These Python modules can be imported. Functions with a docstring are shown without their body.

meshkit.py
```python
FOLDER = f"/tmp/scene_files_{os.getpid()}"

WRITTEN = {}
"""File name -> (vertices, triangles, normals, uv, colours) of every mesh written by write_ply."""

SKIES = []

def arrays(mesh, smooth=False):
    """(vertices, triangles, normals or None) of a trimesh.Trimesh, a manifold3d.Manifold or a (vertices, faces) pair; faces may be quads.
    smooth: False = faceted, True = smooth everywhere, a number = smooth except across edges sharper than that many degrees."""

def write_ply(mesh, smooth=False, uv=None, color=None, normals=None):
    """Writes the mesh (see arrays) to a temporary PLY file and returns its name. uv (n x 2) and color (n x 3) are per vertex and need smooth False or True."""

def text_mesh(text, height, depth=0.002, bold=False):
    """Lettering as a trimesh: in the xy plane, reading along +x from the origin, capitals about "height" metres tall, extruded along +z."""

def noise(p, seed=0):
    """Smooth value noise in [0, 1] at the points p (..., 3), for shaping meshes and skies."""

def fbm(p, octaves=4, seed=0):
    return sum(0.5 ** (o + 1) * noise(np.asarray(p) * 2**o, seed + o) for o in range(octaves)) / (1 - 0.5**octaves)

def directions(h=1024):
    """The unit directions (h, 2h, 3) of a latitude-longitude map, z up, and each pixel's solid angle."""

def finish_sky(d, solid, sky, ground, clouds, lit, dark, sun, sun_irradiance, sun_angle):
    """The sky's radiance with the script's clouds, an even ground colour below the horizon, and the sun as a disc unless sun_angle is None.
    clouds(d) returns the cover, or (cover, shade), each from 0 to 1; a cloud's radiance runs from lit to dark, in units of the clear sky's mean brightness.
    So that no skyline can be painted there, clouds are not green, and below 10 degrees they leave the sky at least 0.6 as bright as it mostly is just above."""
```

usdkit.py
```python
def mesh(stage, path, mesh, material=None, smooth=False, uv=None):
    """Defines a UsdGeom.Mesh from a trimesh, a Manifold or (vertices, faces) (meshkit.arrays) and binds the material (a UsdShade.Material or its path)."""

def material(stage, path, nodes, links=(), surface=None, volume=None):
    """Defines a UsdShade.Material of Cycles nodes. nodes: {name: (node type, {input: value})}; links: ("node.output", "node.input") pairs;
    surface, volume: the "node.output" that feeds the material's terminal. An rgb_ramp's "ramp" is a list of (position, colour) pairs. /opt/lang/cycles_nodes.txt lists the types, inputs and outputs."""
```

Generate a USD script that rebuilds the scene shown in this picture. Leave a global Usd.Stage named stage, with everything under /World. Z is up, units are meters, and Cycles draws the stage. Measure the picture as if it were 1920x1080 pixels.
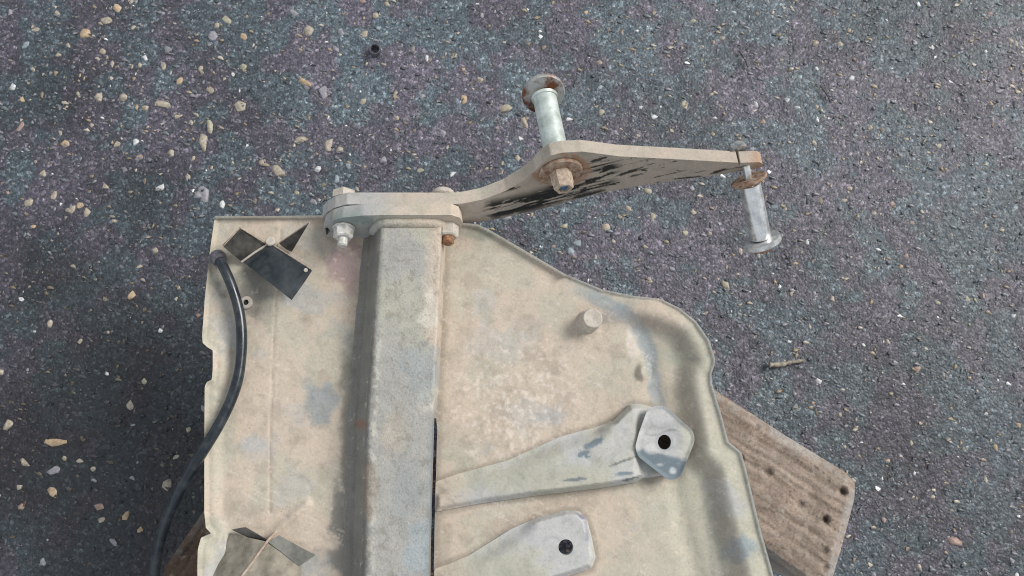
import math, random
import numpy as np, trimesh, usdkit, meshkit
from scipy.spatial import Delaunay, cKDTree
from shapely.geometry import Polygon, Point, LineString
from shapely import contains_xy
from pxr import Usd, UsdGeom, UsdLux, UsdShade, Gf, Sdf, Vt

stage = Usd.Stage.CreateInMemory()
UsdGeom.SetStageUpAxis(stage, UsdGeom.Tokens.z)
UsdGeom.SetStageMetersPerUnit(stage, 1.0)
UsdGeom.Xform.Define(stage, '/World')
UsdGeom.Scope.Define(stage, '/World/Looks')
random.seed(7)
RNG = np.random.default_rng(7)

# ---------------------------------------------------------------- camera
PITCH, F = math.radians(12), 1598.0
Z0 = 0.20                                   # height of the guard sheet above the asphalt
CAM = np.array([0, 0, Z0 + 0.8 * math.cos(PITCH)])
RIGHT = np.array([1.0, 0, 0]); UP = np.array([0, math.cos(PITCH), math.sin(PITCH)])
FWD = np.array([0, math.sin(PITCH), -math.cos(PITCH)])
cam = UsdGeom.Camera.Define(stage, '/World/Camera')
cam.AddTranslateOp().Set(Gf.Vec3d(*CAM)); cam.AddRotateXOp().Set(math.degrees(PITCH))
cam.CreateHorizontalApertureAttr(36.0); cam.CreateVerticalApertureAttr(20.25)
cam.CreateFocalLengthAttr(36.0 * F / 1920); cam.CreateClippingRangeAttr(Gf.Vec2f(0.01, 200))
cam.CreateExposureAttr(1.17); cam.CreateFStopAttr(12.0); cam.CreateFocusDistanceAttr(0.77)

# ---------------------------------------------------------------- sky and soft sun (overcast)
SUN_AZ, SUN_EL = math.radians(64), math.radians(40)      # towards the upper right of the picture
SD = np.array([math.sin(SUN_AZ) * math.cos(SUN_EL), math.cos(SUN_AZ) * math.cos(SUN_EL), math.sin(SUN_EL)])
usdkit.material(stage, '/World/Looks/overcast_sky', {
    's': ('sky_texture', {'sky_type': 'single_scattering', 'sun_disc': False, 'sun_elevation': SUN_EL, 'sun_rotation': SUN_AZ}),
    'tc': ('texture_coordinate', {}),
    'n': ('noise_texture', {'scale': 2.5, 'detail': 5.0}),
    'r': ('rgb_ramp', {'ramp': [(0.3, (0.72, 0.72, 0.72)), (0.7, (0.9, 0.9, 0.9))]}),
    'm': ('mix', {'color2': (5.4, 5.7, 6.0)}),
    'b': ('background_shader', {'strength': 0.054})},
    [('tc.generated', 'n.vector'), ('n.fac', 'r.fac'), ('r.color', 'm.fac'), ('s.color', 'm.color1'), ('m.color', 'b.color')], surface='b.background')
dome = UsdLux.DomeLight.Define(stage, '/World/sky')
UsdShade.MaterialBindingAPI.Apply(dome.GetPrim()).Bind(UsdShade.Material.Get(stage, '/World/Looks/overcast_sky'))
dome.GetPrim().SetCustomDataByKey('kind', 'structure')
sun = UsdLux.DistantLight.Define(stage, '/World/Sun')
sun.CreateNormalizeAttr(True); sun.CreateIntensityAttr(0.40); sun.CreateAngleAttr(26.0); sun.CreateColorAttr(Gf.Vec3f(1.0, 0.97, 0.93))
zr = Gf.Rotation(Gf.Vec3d(0, 0, 1), Gf.Vec3d(*SD))
sun.AddTransformOp().Set(Gf.Matrix4d().SetRotate(zr))

# ---------------------------------------------------------------- pixel <-> world
def ray(u, v):
    u, v = np.asarray(u, float)[..., None], np.asarray(v, float)[..., None]
    return RIGHT * (u - 960) / F + UP * (540 - v) / F + FWD
def P(u, v, z):
    d = ray(u, v); k = (np.asarray(z, float) - CAM[2]) / d[..., 2]
    return CAM + d * k[..., None]
def pix(p):
    q = np.asarray(p, float) - CAM; w = q @ FWD
    return np.stack([960 + F * (q @ RIGHT) / w, 540 - F * (q @ UP) / w], -1)

# ---------------------------------------------------------------- stage helpers
used, ORIGIN = {}, {'/World': np.zeros(3)}
def numbered(parent, name):
    k = used.get((parent, name), 0); used[(parent, name)] = k + 1
    return f'{parent}/{name}' + (f'_{k:03d}' if k else '')
def tag(prim, label=None, cat=None, group=None, kind=None):
    for k, v in (('label', label), ('category', cat), ('group', group), ('kind', kind)):
        if v: prim.SetCustomDataByKey(k, v)
    return prim
def thing(name, base, **tags):
    path = numbered('/World', name)
    x = UsdGeom.Xform.Define(stage, path); x.AddTranslateOp().Set(Gf.Vec3d(*map(float, base)))
    ORIGIN[path] = np.asarray(base, float)
    return tag(x.GetPrim(), **tags)
def obj(name, mesh, mat, parent=None, smooth=30, tint=None, **tags):
    ppath = str(parent.GetPath()) if parent is not None else '/World'
    path = numbered(ppath, name); o = ORIGIN[ppath]
    v, f = (np.asarray(mesh.vertices), np.asarray(mesh.faces)) if hasattr(mesh, 'vertices') else mesh
    if parent is None:
        base = np.array([v[:, 0].mean(), v[:, 1].mean(), v[:, 2].min()]); o = base
    m = usdkit.mesh(stage, path, (v - o, f), mat if not isinstance(mat, str) else M[mat], smooth=True if tint is not None else smooth)
    if parent is None:
        m.AddTranslateOp().Set(Gf.Vec3d(*map(float, base)))
    ORIGIN[path] = o
    if tint is not None:
        pv = UsdGeom.PrimvarsAPI(m).CreatePrimvar('tint', Sdf.ValueTypeNames.Color3fArray, 'vertex')
        pv.Set(Vt.Vec3fArray.FromNumpy(np.clip(tint, 0.005, 0.95).astype(np.float32)))
    return tag(m.GetPrim(), **tags)

# ---------------------------------------------------------------- materials
M = {}
def mat(name, nodes, links, surface='p.BSDF'):
    M[name] = usdkit.material(stage, '/World/Looks/' + name, nodes, links, surface=surface)
def tinted(name, rough=0.75, scale=420.0, lo=0.72, hi=1.18, bump=0.25, bdist=0.0006, spec=0.35, pits=0.8, grime=0.17, crust=0.35):
    """Colour from the mesh's painted coat, broken up by fine dust grain and flecks."""
    n = {'a': ('attribute', {'attribute': 'tint'}), 'g': ('geometry', {}),
         'n1': ('noise_texture', {'scale': scale, 'detail': 5.0, 'roughness': 0.65}),
         'n2': ('noise_texture', {'scale': 62.0, 'detail': 6.0, 'roughness': 0.62, 'distortion': 0.6}),
         'r1': ('rgb_ramp', {'ramp': [(0.28, (lo,) * 3), (0.5, (1.0,) * 3), (0.72, (hi, hi * 0.99, hi * 0.97))]}),
         'r2': ('rgb_ramp', {'ramp': [(0.3, (0.84, 0.85, 0.84)), (0.5, (1.0,) * 3), (0.7, (1.07, 1.05, 1.03))]}),
         'x1': ('mix', {'mix_type': 'multiply', 'fac': 1.0}), 'x2': ('mix', {'mix_type': 'multiply', 'fac': 1.0}),
         'v': ('voronoi_texture', {'scale': 260.0}), 'w': ('rgb_ramp', {'ramp': [(0.0, (1, 1, 1)), (0.10, (1, 1, 1)), (0.16, (0, 0, 0)), (1.0, (0, 0, 0))]}),
         'k': ('rgb_ramp', {'ramp': [(0.50, (0, 0, 0)), (0.62, (pits,) * 3)]}), 'km': ('math', {'math_type': 'multiply'}),
         'x3': ('mix', {'color2': (0.13, 0.11, 0.09)}),
         'n3': ('noise_texture', {'scale': 95.0, 'detail': 9.0, 'roughness': 0.72, 'distortion': 0.3}), 'k3': ('rgb_ramp', {'ramp': [(0.54, (0, 0, 0)), (0.60, (grime,) * 3), (0.75, (grime * 1.3,) * 3)]}), 'x4': ('mix', {'color2': (0.17, 0.145, 0.115)}),
         'k4': ('rgb_ramp', {'ramp': [(0.30, (crust,) * 3), (0.40, (0, 0, 0))]}), 'x5': ('mix', {'color2': (0.58, 0.53, 0.46)}),
         'b': ('bump', {'strength': bump, 'distance': bdist}), 'b2': ('bump', {'strength': 0.35, 'distance': 0.002}), 'b3': ('bump', {'strength': 0.3, 'distance': 0.0008, 'invert': True}),
         'rr': ('map_range', {'from_min': 0.3, 'from_max': 0.7, 'to_min': rough - 0.12, 'to_max': rough + 0.12}),
         'p': ('principled_bsdf', {'specular_ior_level': spec})}
    l = [('g.position', 'n1.vector'), ('g.position', 'n2.vector'), ('n1.fac', 'r1.fac'), ('n2.fac', 'r2.fac'), ('a.color', 'x1.color1'), ('r1.color', 'x1.color2'),
         ('x1.color', 'x2.color1'), ('r2.color', 'x2.color2'), ('g.position', 'v.vector'), ('v.distance', 'w.fac'), ('n2.fac', 'k.fac'), ('w.color', 'km.value1'), ('k.color', 'km.value2'),
         ('g.position', 'n3.vector'), ('n3.fac', 'k3.fac'), ('n3.fac', 'k4.fac'), ('k3.color', 'x4.fac'), ('k4.color', 'x5.fac'), ('x2.color', 'x5.color1'), ('x5.color', 'x4.color1'), ('km.value', 'x3.fac'), ('x4.color', 'x3.color1'), ('x3.color', 'p.base_color'), ('n1.fac', 'b.height'), ('n2.fac', 'b2.height'), ('b.normal', 'b2.normal'), ('b2.normal', 'b3.normal'), ('n3.fac', 'b3.height'), ('b3.normal', 'p.normal'),
         ('n2.fac', 'rr.value'), ('rr.result', 'p.roughness')]
    mat(name, n, l)
tinted('dusty_paint', lo=0.86, hi=1.07, bump=0.16, pits=0.5)
tinted('gritty_paint', scale=520.0, lo=0.80, hi=1.12, bump=0.55, bdist=0.0012, pits=0.6, grime=0.38, crust=0.5)
tinted('worn_wood', rough=0.85, scale=380.0, lo=0.66, hi=1.28, bump=0.7, bdist=0.001)
mat('asphalt_binder', {'a': ('attribute', {'attribute': 'tint'}), 'g': ('geometry', {}),
    'd': ('noise_texture', {'scale': 900.0, 'detail': 2.0}), 'vs': ('vector_math', {'math_type': 'scale', 'scale': 0.0016}), 'va': ('vector_math', {'math_type': 'add'}),
    'v1': ('voronoi_texture', {'scale': 300.0}), 'v2': ('voronoi_texture', {'scale': 620.0}), 's1': ('separate_color', {'color_type': 'rgb'}), 's2': ('separate_color', {'color_type': 'rgb'}),
    'r1': ('rgb_ramp', {'ramp': [(0.0, (0.58, 0.60, 0.61)), (0.55, (0.95, 0.97, 0.98)), (0.80, (1.24, 1.22, 1.22)), (0.92, (1.8, 1.74, 1.66)), (1.0, (3.1, 3.0, 2.85))]}),
    'r2': ('rgb_ramp', {'ramp': [(0.0, (0.62, 0.63, 0.64)), (0.6, (0.95, 0.95, 0.95)), (0.88, (1.35, 1.35, 1.33)), (1.0, (2.4, 2.4, 2.3))]}),
    'n': ('noise_texture', {'scale': 150.0, 'detail': 6.0, 'roughness': 0.7}), 'rn': ('rgb_ramp', {'ramp': [(0.3, (0.62, 0.62, 0.62)), (0.7, (1.35, 1.35, 1.35))]}),
    'x1': ('mix', {'mix_type': 'multiply', 'fac': 1.0}), 'x2': ('mix', {'mix_type': 'multiply', 'fac': 0.8}), 'x3': ('mix', {'mix_type': 'multiply', 'fac': 0.9}),
    'h': ('math', {'math_type': 'multiply_add', 'value2': -0.9}), 'b1': ('bump', {'strength': 0.8, 'distance': 0.0016}), 'b2': ('bump', {'strength': 0.6, 'distance': 0.0010, 'invert': True}),
    'rr': ('map_range', {'from_min': 0.0, 'from_max': 1.0, 'to_min': 0.30, 'to_max': 0.68}), 'p': ('principled_bsdf', {'specular_ior_level': 0.55})},
    [('g.position', 'd.vector'), ('d.color', 'vs.vector1'), ('g.position', 'va.vector1'), ('vs.vector', 'va.vector2'), ('va.vector', 'v1.vector'), ('va.vector', 'v2.vector'), ('v1.color', 's1.color'), ('v2.color', 's2.color'),
     ('s1.r', 'r1.fac'), ('s2.g', 'r2.fac'), ('g.position', 'n.vector'), ('n.fac', 'rn.fac'), ('a.color', 'x1.color1'), ('r1.color', 'x1.color2'), ('x1.color', 'x2.color1'), ('r2.color', 'x2.color2'), ('x2.color', 'x3.color1'), ('rn.color', 'x3.color2'), ('x3.color', 'p.base_color'),
     ('n.fac', 'b1.height'), ('v1.distance', 'b2.height'), ('b1.normal', 'b2.normal'), ('b2.normal', 'p.normal'), ('s1.b', 'rr.value'), ('rr.result', 'p.roughness')])

def plain(name, c1, c2, rough, metal=0.0, scale=160.0, bump=0.2, bdist=0.0005, pos=(0.35, 0.65), spec=0.5):
    mat(name, {'g': ('geometry', {}), 'n': ('noise_texture', {'scale': scale, 'detail': 6.0, 'roughness': 0.65}),
               'r': ('rgb_ramp', {'ramp': [(pos[0], c1), (pos[1], c2)]}), 'b': ('bump', {'strength': bump, 'distance': bdist}),
               'rr': ('map_range', {'from_min': 0.3, 'from_max': 0.7, 'to_min': max(0.05, rough - 0.1), 'to_max': rough + 0.12}),
               'p': ('principled_bsdf', {'metallic': metal, 'specular_ior_level': spec})},
        [('g.position', 'n.vector'), ('n.fac', 'r.fac'), ('r.color', 'p.base_color'), ('n.fac', 'b.height'), ('b.normal', 'p.normal'), ('n.fac', 'rr.value'), ('rr.result', 'p.roughness')])
plain('zinc_sleeve', (0.42, 0.47, 0.42), (0.70, 0.75, 0.71), 0.36, 0.4, scale=70, bump=0.35)
plain('steel_sleeve', (0.56, 0.56, 0.55), (0.84, 0.84, 0.82), 0.27, 0.9, scale=120, bump=0.08)
plain('dull_steel', (0.24, 0.24, 0.235), (0.52, 0.52, 0.50), 0.36, 0.8, scale=260)
plain('rusty_washer', (0.17, 0.075, 0.035), (0.40, 0.31, 0.24), 0.75, 0.1, scale=190, bump=0.5)
plain('rusty_disc', (0.15, 0.062, 0.03), (0.36, 0.37, 0.36), 0.5, 0.3, scale=48, bump=0.3, pos=(0.44, 0.56))
plain('rust', (0.13, 0.055, 0.025), (0.36, 0.19, 0.10), 0.85, 0.0, scale=300, bump=0.6)
plain('dusty_nut', (0.28, 0.19, 0.13), (0.48, 0.40, 0.32), 0.8, 0.0, scale=260, bump=0.5)
plain('white_zinc_nut', (0.36, 0.34, 0.30), (0.66, 0.65, 0.62), 0.5, 0.2, scale=200, bump=0.4)
plain('dust_beige', (0.36, 0.32, 0.26), (0.50, 0.45, 0.39), 0.85, 0.0, scale=240, bump=0.5)
plain('blue_thread', (0.04, 0.10, 0.25), (0.12, 0.30, 0.45), 0.35, 0.2, scale=700)
plain('bore_black', (0.012, 0.012, 0.014), (0.02, 0.02, 0.02), 0.8)
plain('black_rubber', (0.008, 0.013, 0.018), (0.05, 0.058, 0.062), 0.24, 0.0, scale=55, bump=0.25, pos=(0.42, 0.75))
plain('ring_rubber', (0.05, 0.047, 0.058), (0.13, 0.125, 0.14), 0.5, 0.0, scale=400)
plain('dark_steel', (0.018, 0.025, 0.031), (0.085, 0.092, 0.095), 0.5, 0.15, scale=48, bump=0.3, pos=(0.38, 0.7))
plain('dark_steel_and_shade', (0.024, 0.024, 0.022), (0.12, 0.11, 0.095), 0.75, 0.0, scale=60, bump=0.35)  # dusty dark steel; also painted shade for a hollow
plain('shaded_dust_olive', (0.11, 0.10, 0.075), (0.31, 0.275, 0.22), 0.85, scale=55, bump=0.4)  # olive dust tone with the shade of the slopes mixed in
plain('shaded_dust_grey', (0.07, 0.072, 0.066), (0.19, 0.185, 0.165), 0.8, scale=60, bump=0.3)  # grey dust tone with shade painted into it
plain('dry_twig', (0.16, 0.13, 0.10), (0.40, 0.35, 0.29), 0.85, scale=300, bump=0.6)
plain('black_bristle', (0.01, 0.01, 0.01), (0.02, 0.02, 0.02), 0.6)
STONES = {'cream': ((0.22, 0.19, 0.145), (0.43, 0.375, 0.295)), 'white': ((0.33, 0.34, 0.34), (0.66, 0.66, 0.64)), 'ochre': ((0.30, 0.21, 0.13), (0.48, 0.37, 0.24)),
          'lavender': ((0.17, 0.165, 0.18), (0.30, 0.285, 0.31)), 'brown': ((0.22, 0.14, 0.11), (0.36, 0.26, 0.22)), 'blue_grey': ((0.16, 0.20, 0.22), (0.30, 0.35, 0.37)), 'olive': ((0.24, 0.225, 0.16), (0.42, 0.39, 0.29))}
for k, (a, b) in STONES.items():
    plain('stone_' + k, a, b, 0.55, scale=320, bump=0.4, bdist=0.0008)
mat('small_stone', {'a': ('attribute', {'attribute': 'tint'}), 'g': ('geometry', {}), 'n': ('noise_texture', {'scale': 500.0, 'detail': 4.0}), 'r': ('rgb_ramp', {'ramp': [(0.3, (0.75, 0.75, 0.75)), (0.7, (1.2, 1.2, 1.2))]}),
    'x': ('mix', {'mix_type': 'multiply', 'fac': 1.0}), 'b': ('bump', {'strength': 0.4, 'distance': 0.0005}), 'p': ('principled_bsdf', {'roughness': 0.38})},
    [('a.color', 'x.color1'), ('g.position', 'n.vector'), ('n.fac', 'r.fac'), ('r.color', 'x.color2'), ('x.color', 'p.base_color'), ('n.fac', 'b.height'), ('b.normal', 'p.normal')])

# ---------------------------------------------------------------- mesh helpers
def sm(x, a, b):
    t = np.clip((np.asarray(x, float) - a) / (b - a), 0, 1); return t * t * (3 - 2 * t)
def fb(u, v, s, seed=0, oct=4):
    return meshkit.fbm(np.stack([np.asarray(u) / s, np.asarray(v) / s, np.full(np.shape(u), 0.37)], -1), oct, seed)
def densify(ring, step):
    ls = LineString(list(ring) + [ring[0]]); n = max(8, int(ls.length / step))
    return np.array([ls.interpolate(i / n, normalized=True).coords[0] for i in range(n)])
def spline(pts, n, closed=False):
    from scipy.interpolate import CubicSpline
    p = np.asarray(pts, float)
    if closed: p = np.vstack([p, p[:1]])
    t = np.concatenate([[0], np.cumsum(np.linalg.norm(np.diff(p, axis=0), axis=1) ** 0.5)])
    return CubicSpline(t, p, bc_type='periodic' if closed else 'natural')(np.linspace(0, t[-1], n, endpoint=not closed))
def rounded(ring, r):
    return np.array(Polygon(ring).buffer(-r, join_style=1, quad_segs=5).buffer(r, join_style=1, quad_segs=5).exterior.coords[:-1])
def sheet2d(ring, step, holes=(), extra=None):
    """Triangulates a 2D outline with holes: boundary samples plus a jittered grid inside."""
    rings = [densify(ring, step)] + [densify(h, min(step, 2.0)) for h in holes]
    poly = Polygon(rings[0], rings[1:]); x0, y0, x1, y1 = poly.bounds
    g = np.stack(np.meshgrid(np.arange(x0, x1, step), np.arange(y0, y1, step)), -1).reshape(-1, 2)
    g = g + RNG.uniform(-0.1, 0.1, g.shape) * step
    b = np.vstack(rings); keep = contains_xy(poly, g[:, 0], g[:, 1]) & (cKDTree(b).query(g)[0] > step * 0.55)
    pts = np.vstack([b, g[keep]]) if extra is None else np.vstack([b, g[keep], extra])
    tri = Delaunay(pts).simplices
    c = pts[tri].mean(1); tri = tri[contains_xy(poly, c[:, 0], c[:, 1])]
    a = pts[tri]; area = (a[:, 1, 0] - a[:, 0, 0]) * (a[:, 2, 1] - a[:, 0, 1]) - (a[:, 1, 1] - a[:, 0, 1]) * (a[:, 2, 0] - a[:, 0, 0])
    tri = tri[np.abs(area) > 1e-6]; area = area[np.abs(area) > 1e-6]
    tri[area < 0] = tri[area < 0][:, ::-1]
    return pts, tri
def bounds_edges(tri):
    e = np.vstack([tri[:, [0, 1]], tri[:, [1, 2]], tri[:, [2, 0]]]); s = {}
    for a, b in e: s[(a, b)] = 1
    return np.array([(a, b) for a, b in e if (b, a) not in s])
def slab(pts, tri, top, bot, flip):
    """Closed sheet: top and bottom surface and a rim; the rim has its own vertices. Returns mesh and the 2D source point of every vertex."""
    n = len(pts); e = bounds_edges(tri); used_ = np.unique(e); idx = -np.ones(n, int); idx[used_] = np.arange(len(used_)); k = len(used_)
    V = np.vstack([top, bot, top[used_], bot[used_]])
    t2 = tri[:, ::-1]; T, B = (tri, t2) if not flip else (t2, tri)
    a, b = idx[e[:, 0]] + 2 * n, idx[e[:, 1]] + 2 * n
    R = np.vstack([np.stack([a, a + k, b], 1), np.stack([b, a + k, b + k], 1)])
    if flip: R = R[:, ::-1]
    return (V, np.vstack([T, B + n, R])), np.vstack([pts, pts, pts[used_], pts[used_]])
def relief(ring, zfun, step=4.0, holes=(), thick=0.002, bottom=None):
    """A sheet whose outline is given in the picture plane and whose height above the asphalt is zfun(u, v)."""
    pts, tri = sheet2d(ring, step, holes)
    u, v = pts[:, 0], pts[:, 1]
    top = P(u, v, zfun(u, v)); bot = top.copy()
    bot[:, 2] = top[:, 2] - thick if bottom is None else bottom
    return slab(pts, tri, top, bot, flip=True)          # picture v runs down: orientation flips
def lathe(profile, p0, axis, seg=32, phase=0.0):
    """Solid of revolution; profile (radius, distance along axis). seg=6 gives a hexagon."""
    axis = np.asarray(axis, float) / np.linalg.norm(axis)
    x = np.cross(axis, [0.31, 0.2, 0.93]); x /= np.linalg.norm(x); y = np.cross(axis, x)
    a = np.arange(seg) / seg * 2 * np.pi + phase; c = np.cos(a)[:, None] * x + np.sin(a)[:, None] * y
    V = np.vstack([np.asarray(p0) + axis * t + c * r for r, t in profile]); Fc = []
    for i in range(len(profile) - 1):
        for j in range(seg):
            k = (j + 1) % seg; a0, a1, b0, b1 = i * seg + j, i * seg + k, (i + 1) * seg + j, (i + 1) * seg + k
            Fc += [(a0, a1, b1), (a0, b1, b0)]
    m = trimesh.Trimesh(V, Fc, process=False); m.merge_vertices(); m.update_faces(m.nondegenerate_faces()); return m
def disc(r, t0, t1, p0, axis, seg=40, ri=0.0, ch=0.0008):
    ri = max(ri, 1e-5)
    return lathe([(ri, t0), (r - ch, t0), (r, t0 + ch), (r, t1 - ch), (r - ch, t1), (ri, t1), (ri, t0)], p0, axis, seg)
def hexnut(r, t0, t1, p0, axis, ri=1e-5, phase=0.3):
    return lathe([(ri, t0), (r, t0), (r, t1 - 0.0012), (r - 0.0014, t1), (ri, t1), (ri, t0)], p0, axis, 6, phase)
def grid_mesh(rows):
    R = np.asarray(rows); n, m = R.shape[:2]; i = np.arange(n * m).reshape(n, m)
    a, b, c, d = i[:-1, :-1].ravel(), i[:-1, 1:].ravel(), i[1:, 1:].ravel(), i[1:, :-1].ravel()
    return R.reshape(-1, 3), np.vstack([np.stack([a, c, b], 1), np.stack([a, d, c], 1)])
def tube(path, r, seg=16):
    p = np.asarray(path, float); t = np.gradient(p, axis=0); t /= np.linalg.norm(t, axis=1, keepdims=True)
    x = np.cross(t, [0.1, 0.2, 1.0]); x /= np.linalg.norm(x, axis=1, keepdims=True); y = np.cross(t, x)
    a = np.arange(seg + 1) / seg * 2 * np.pi; r = np.broadcast_to(r, len(p))
    rows = p[:, None] + r[:, None, None] * (np.cos(a)[None, :, None] * x[:, None] + np.sin(a)[None, :, None] * y[:, None])
    rows = np.concatenate([np.repeat(p[None, :1], seg + 1, 1).reshape(1, seg + 1, 3), rows, np.repeat(p[None, -1:], seg + 1, 1).reshape(1, seg + 1, 3)])
    V, Fc = grid_mesh(rows); m = trimesh.Trimesh(V, Fc, process=False); m.merge_vertices(); m.update_faces(m.nondegenerate_faces()); m.fix_normals(); return m

# ---------------------------------------------------------------- asphalt
ground = thing('asphalt', (0, 0, 0), kind='structure', label='dark blue-grey asphalt with embedded pale pebbles under everything')
def ground_z(x, y):
    return 0.0022 * (meshkit.fbm(np.stack([x * 55, y * 55, 0 * x], -1), 4, 3) - 0.5) + 0.004 * (meshkit.fbm(np.stack([x * 7, y * 7, 0 * x], -1), 2, 9) - 0.5)
xs = np.concatenate([np.linspace(-6, -0.8, 14)[:-1], np.arange(-0.8, 0.8, 0.0022), np.linspace(0.8, 6, 14)])
ys = np.concatenate([np.linspace(-6, -0.25, 14)[:-1], np.arange(-0.25, 0.72, 0.0022), np.linspace(0.72, 6, 14)])
X, Y = np.meshgrid(xs, ys); Zg = ground_z(X, Y)
V, Fc = grid_mesh(np.stack([X, Y, Zg], -1)[:, :, :]); Fc = Fc[:, ::-1]
w1 = meshkit.fbm(np.stack([V[:, 0] * 9, V[:, 1] * 9, 0 * V[:, 0]], -1), 4, 21)[:, None]
w2 = meshkit.fbm(np.stack([V[:, 0] * 30, V[:, 1] * 30, 0 * V[:, 0]], -1), 4, 31)[:, None]
col = np.array([0.062, 0.081, 0.095]) * (1 - sm(w2, 0.42, 0.58)) + np.array([0.074, 0.066, 0.086]) * sm(w2, 0.42, 0.6)
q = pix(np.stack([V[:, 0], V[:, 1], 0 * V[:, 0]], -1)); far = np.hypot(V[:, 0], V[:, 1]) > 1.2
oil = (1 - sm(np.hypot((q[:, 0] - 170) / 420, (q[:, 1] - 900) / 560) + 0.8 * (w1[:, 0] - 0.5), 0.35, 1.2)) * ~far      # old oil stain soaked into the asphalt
edge_dark = np.clip(sm(-V[:, 0] + 0.25 * (w1[:, 0] - .5), 0.25, 0.62) * 0.22 + 0.36 * sm(V[:, 0] + 0.25 * (w1[:, 0] - .5), 0.12, 0.5) * (1 - sm(V[:, 1], 0.15, 0.45)), 0, 1)  # asphalt colour darker towards the left and the lower right
col = col * ((0.45 + 1.1 * w1) * (1 - 0.70 * oil[:, None]) * (1 - edge_dark[:, None]))
stain = lambda u, v: 1 - 0.5 * (1 - sm(np.hypot((u - 170) / 420, (v - 900) / 560), 0.35, 1.2))
obj('road_surface', (V, Fc), 'asphalt_binder', ground, tint=col)

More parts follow.
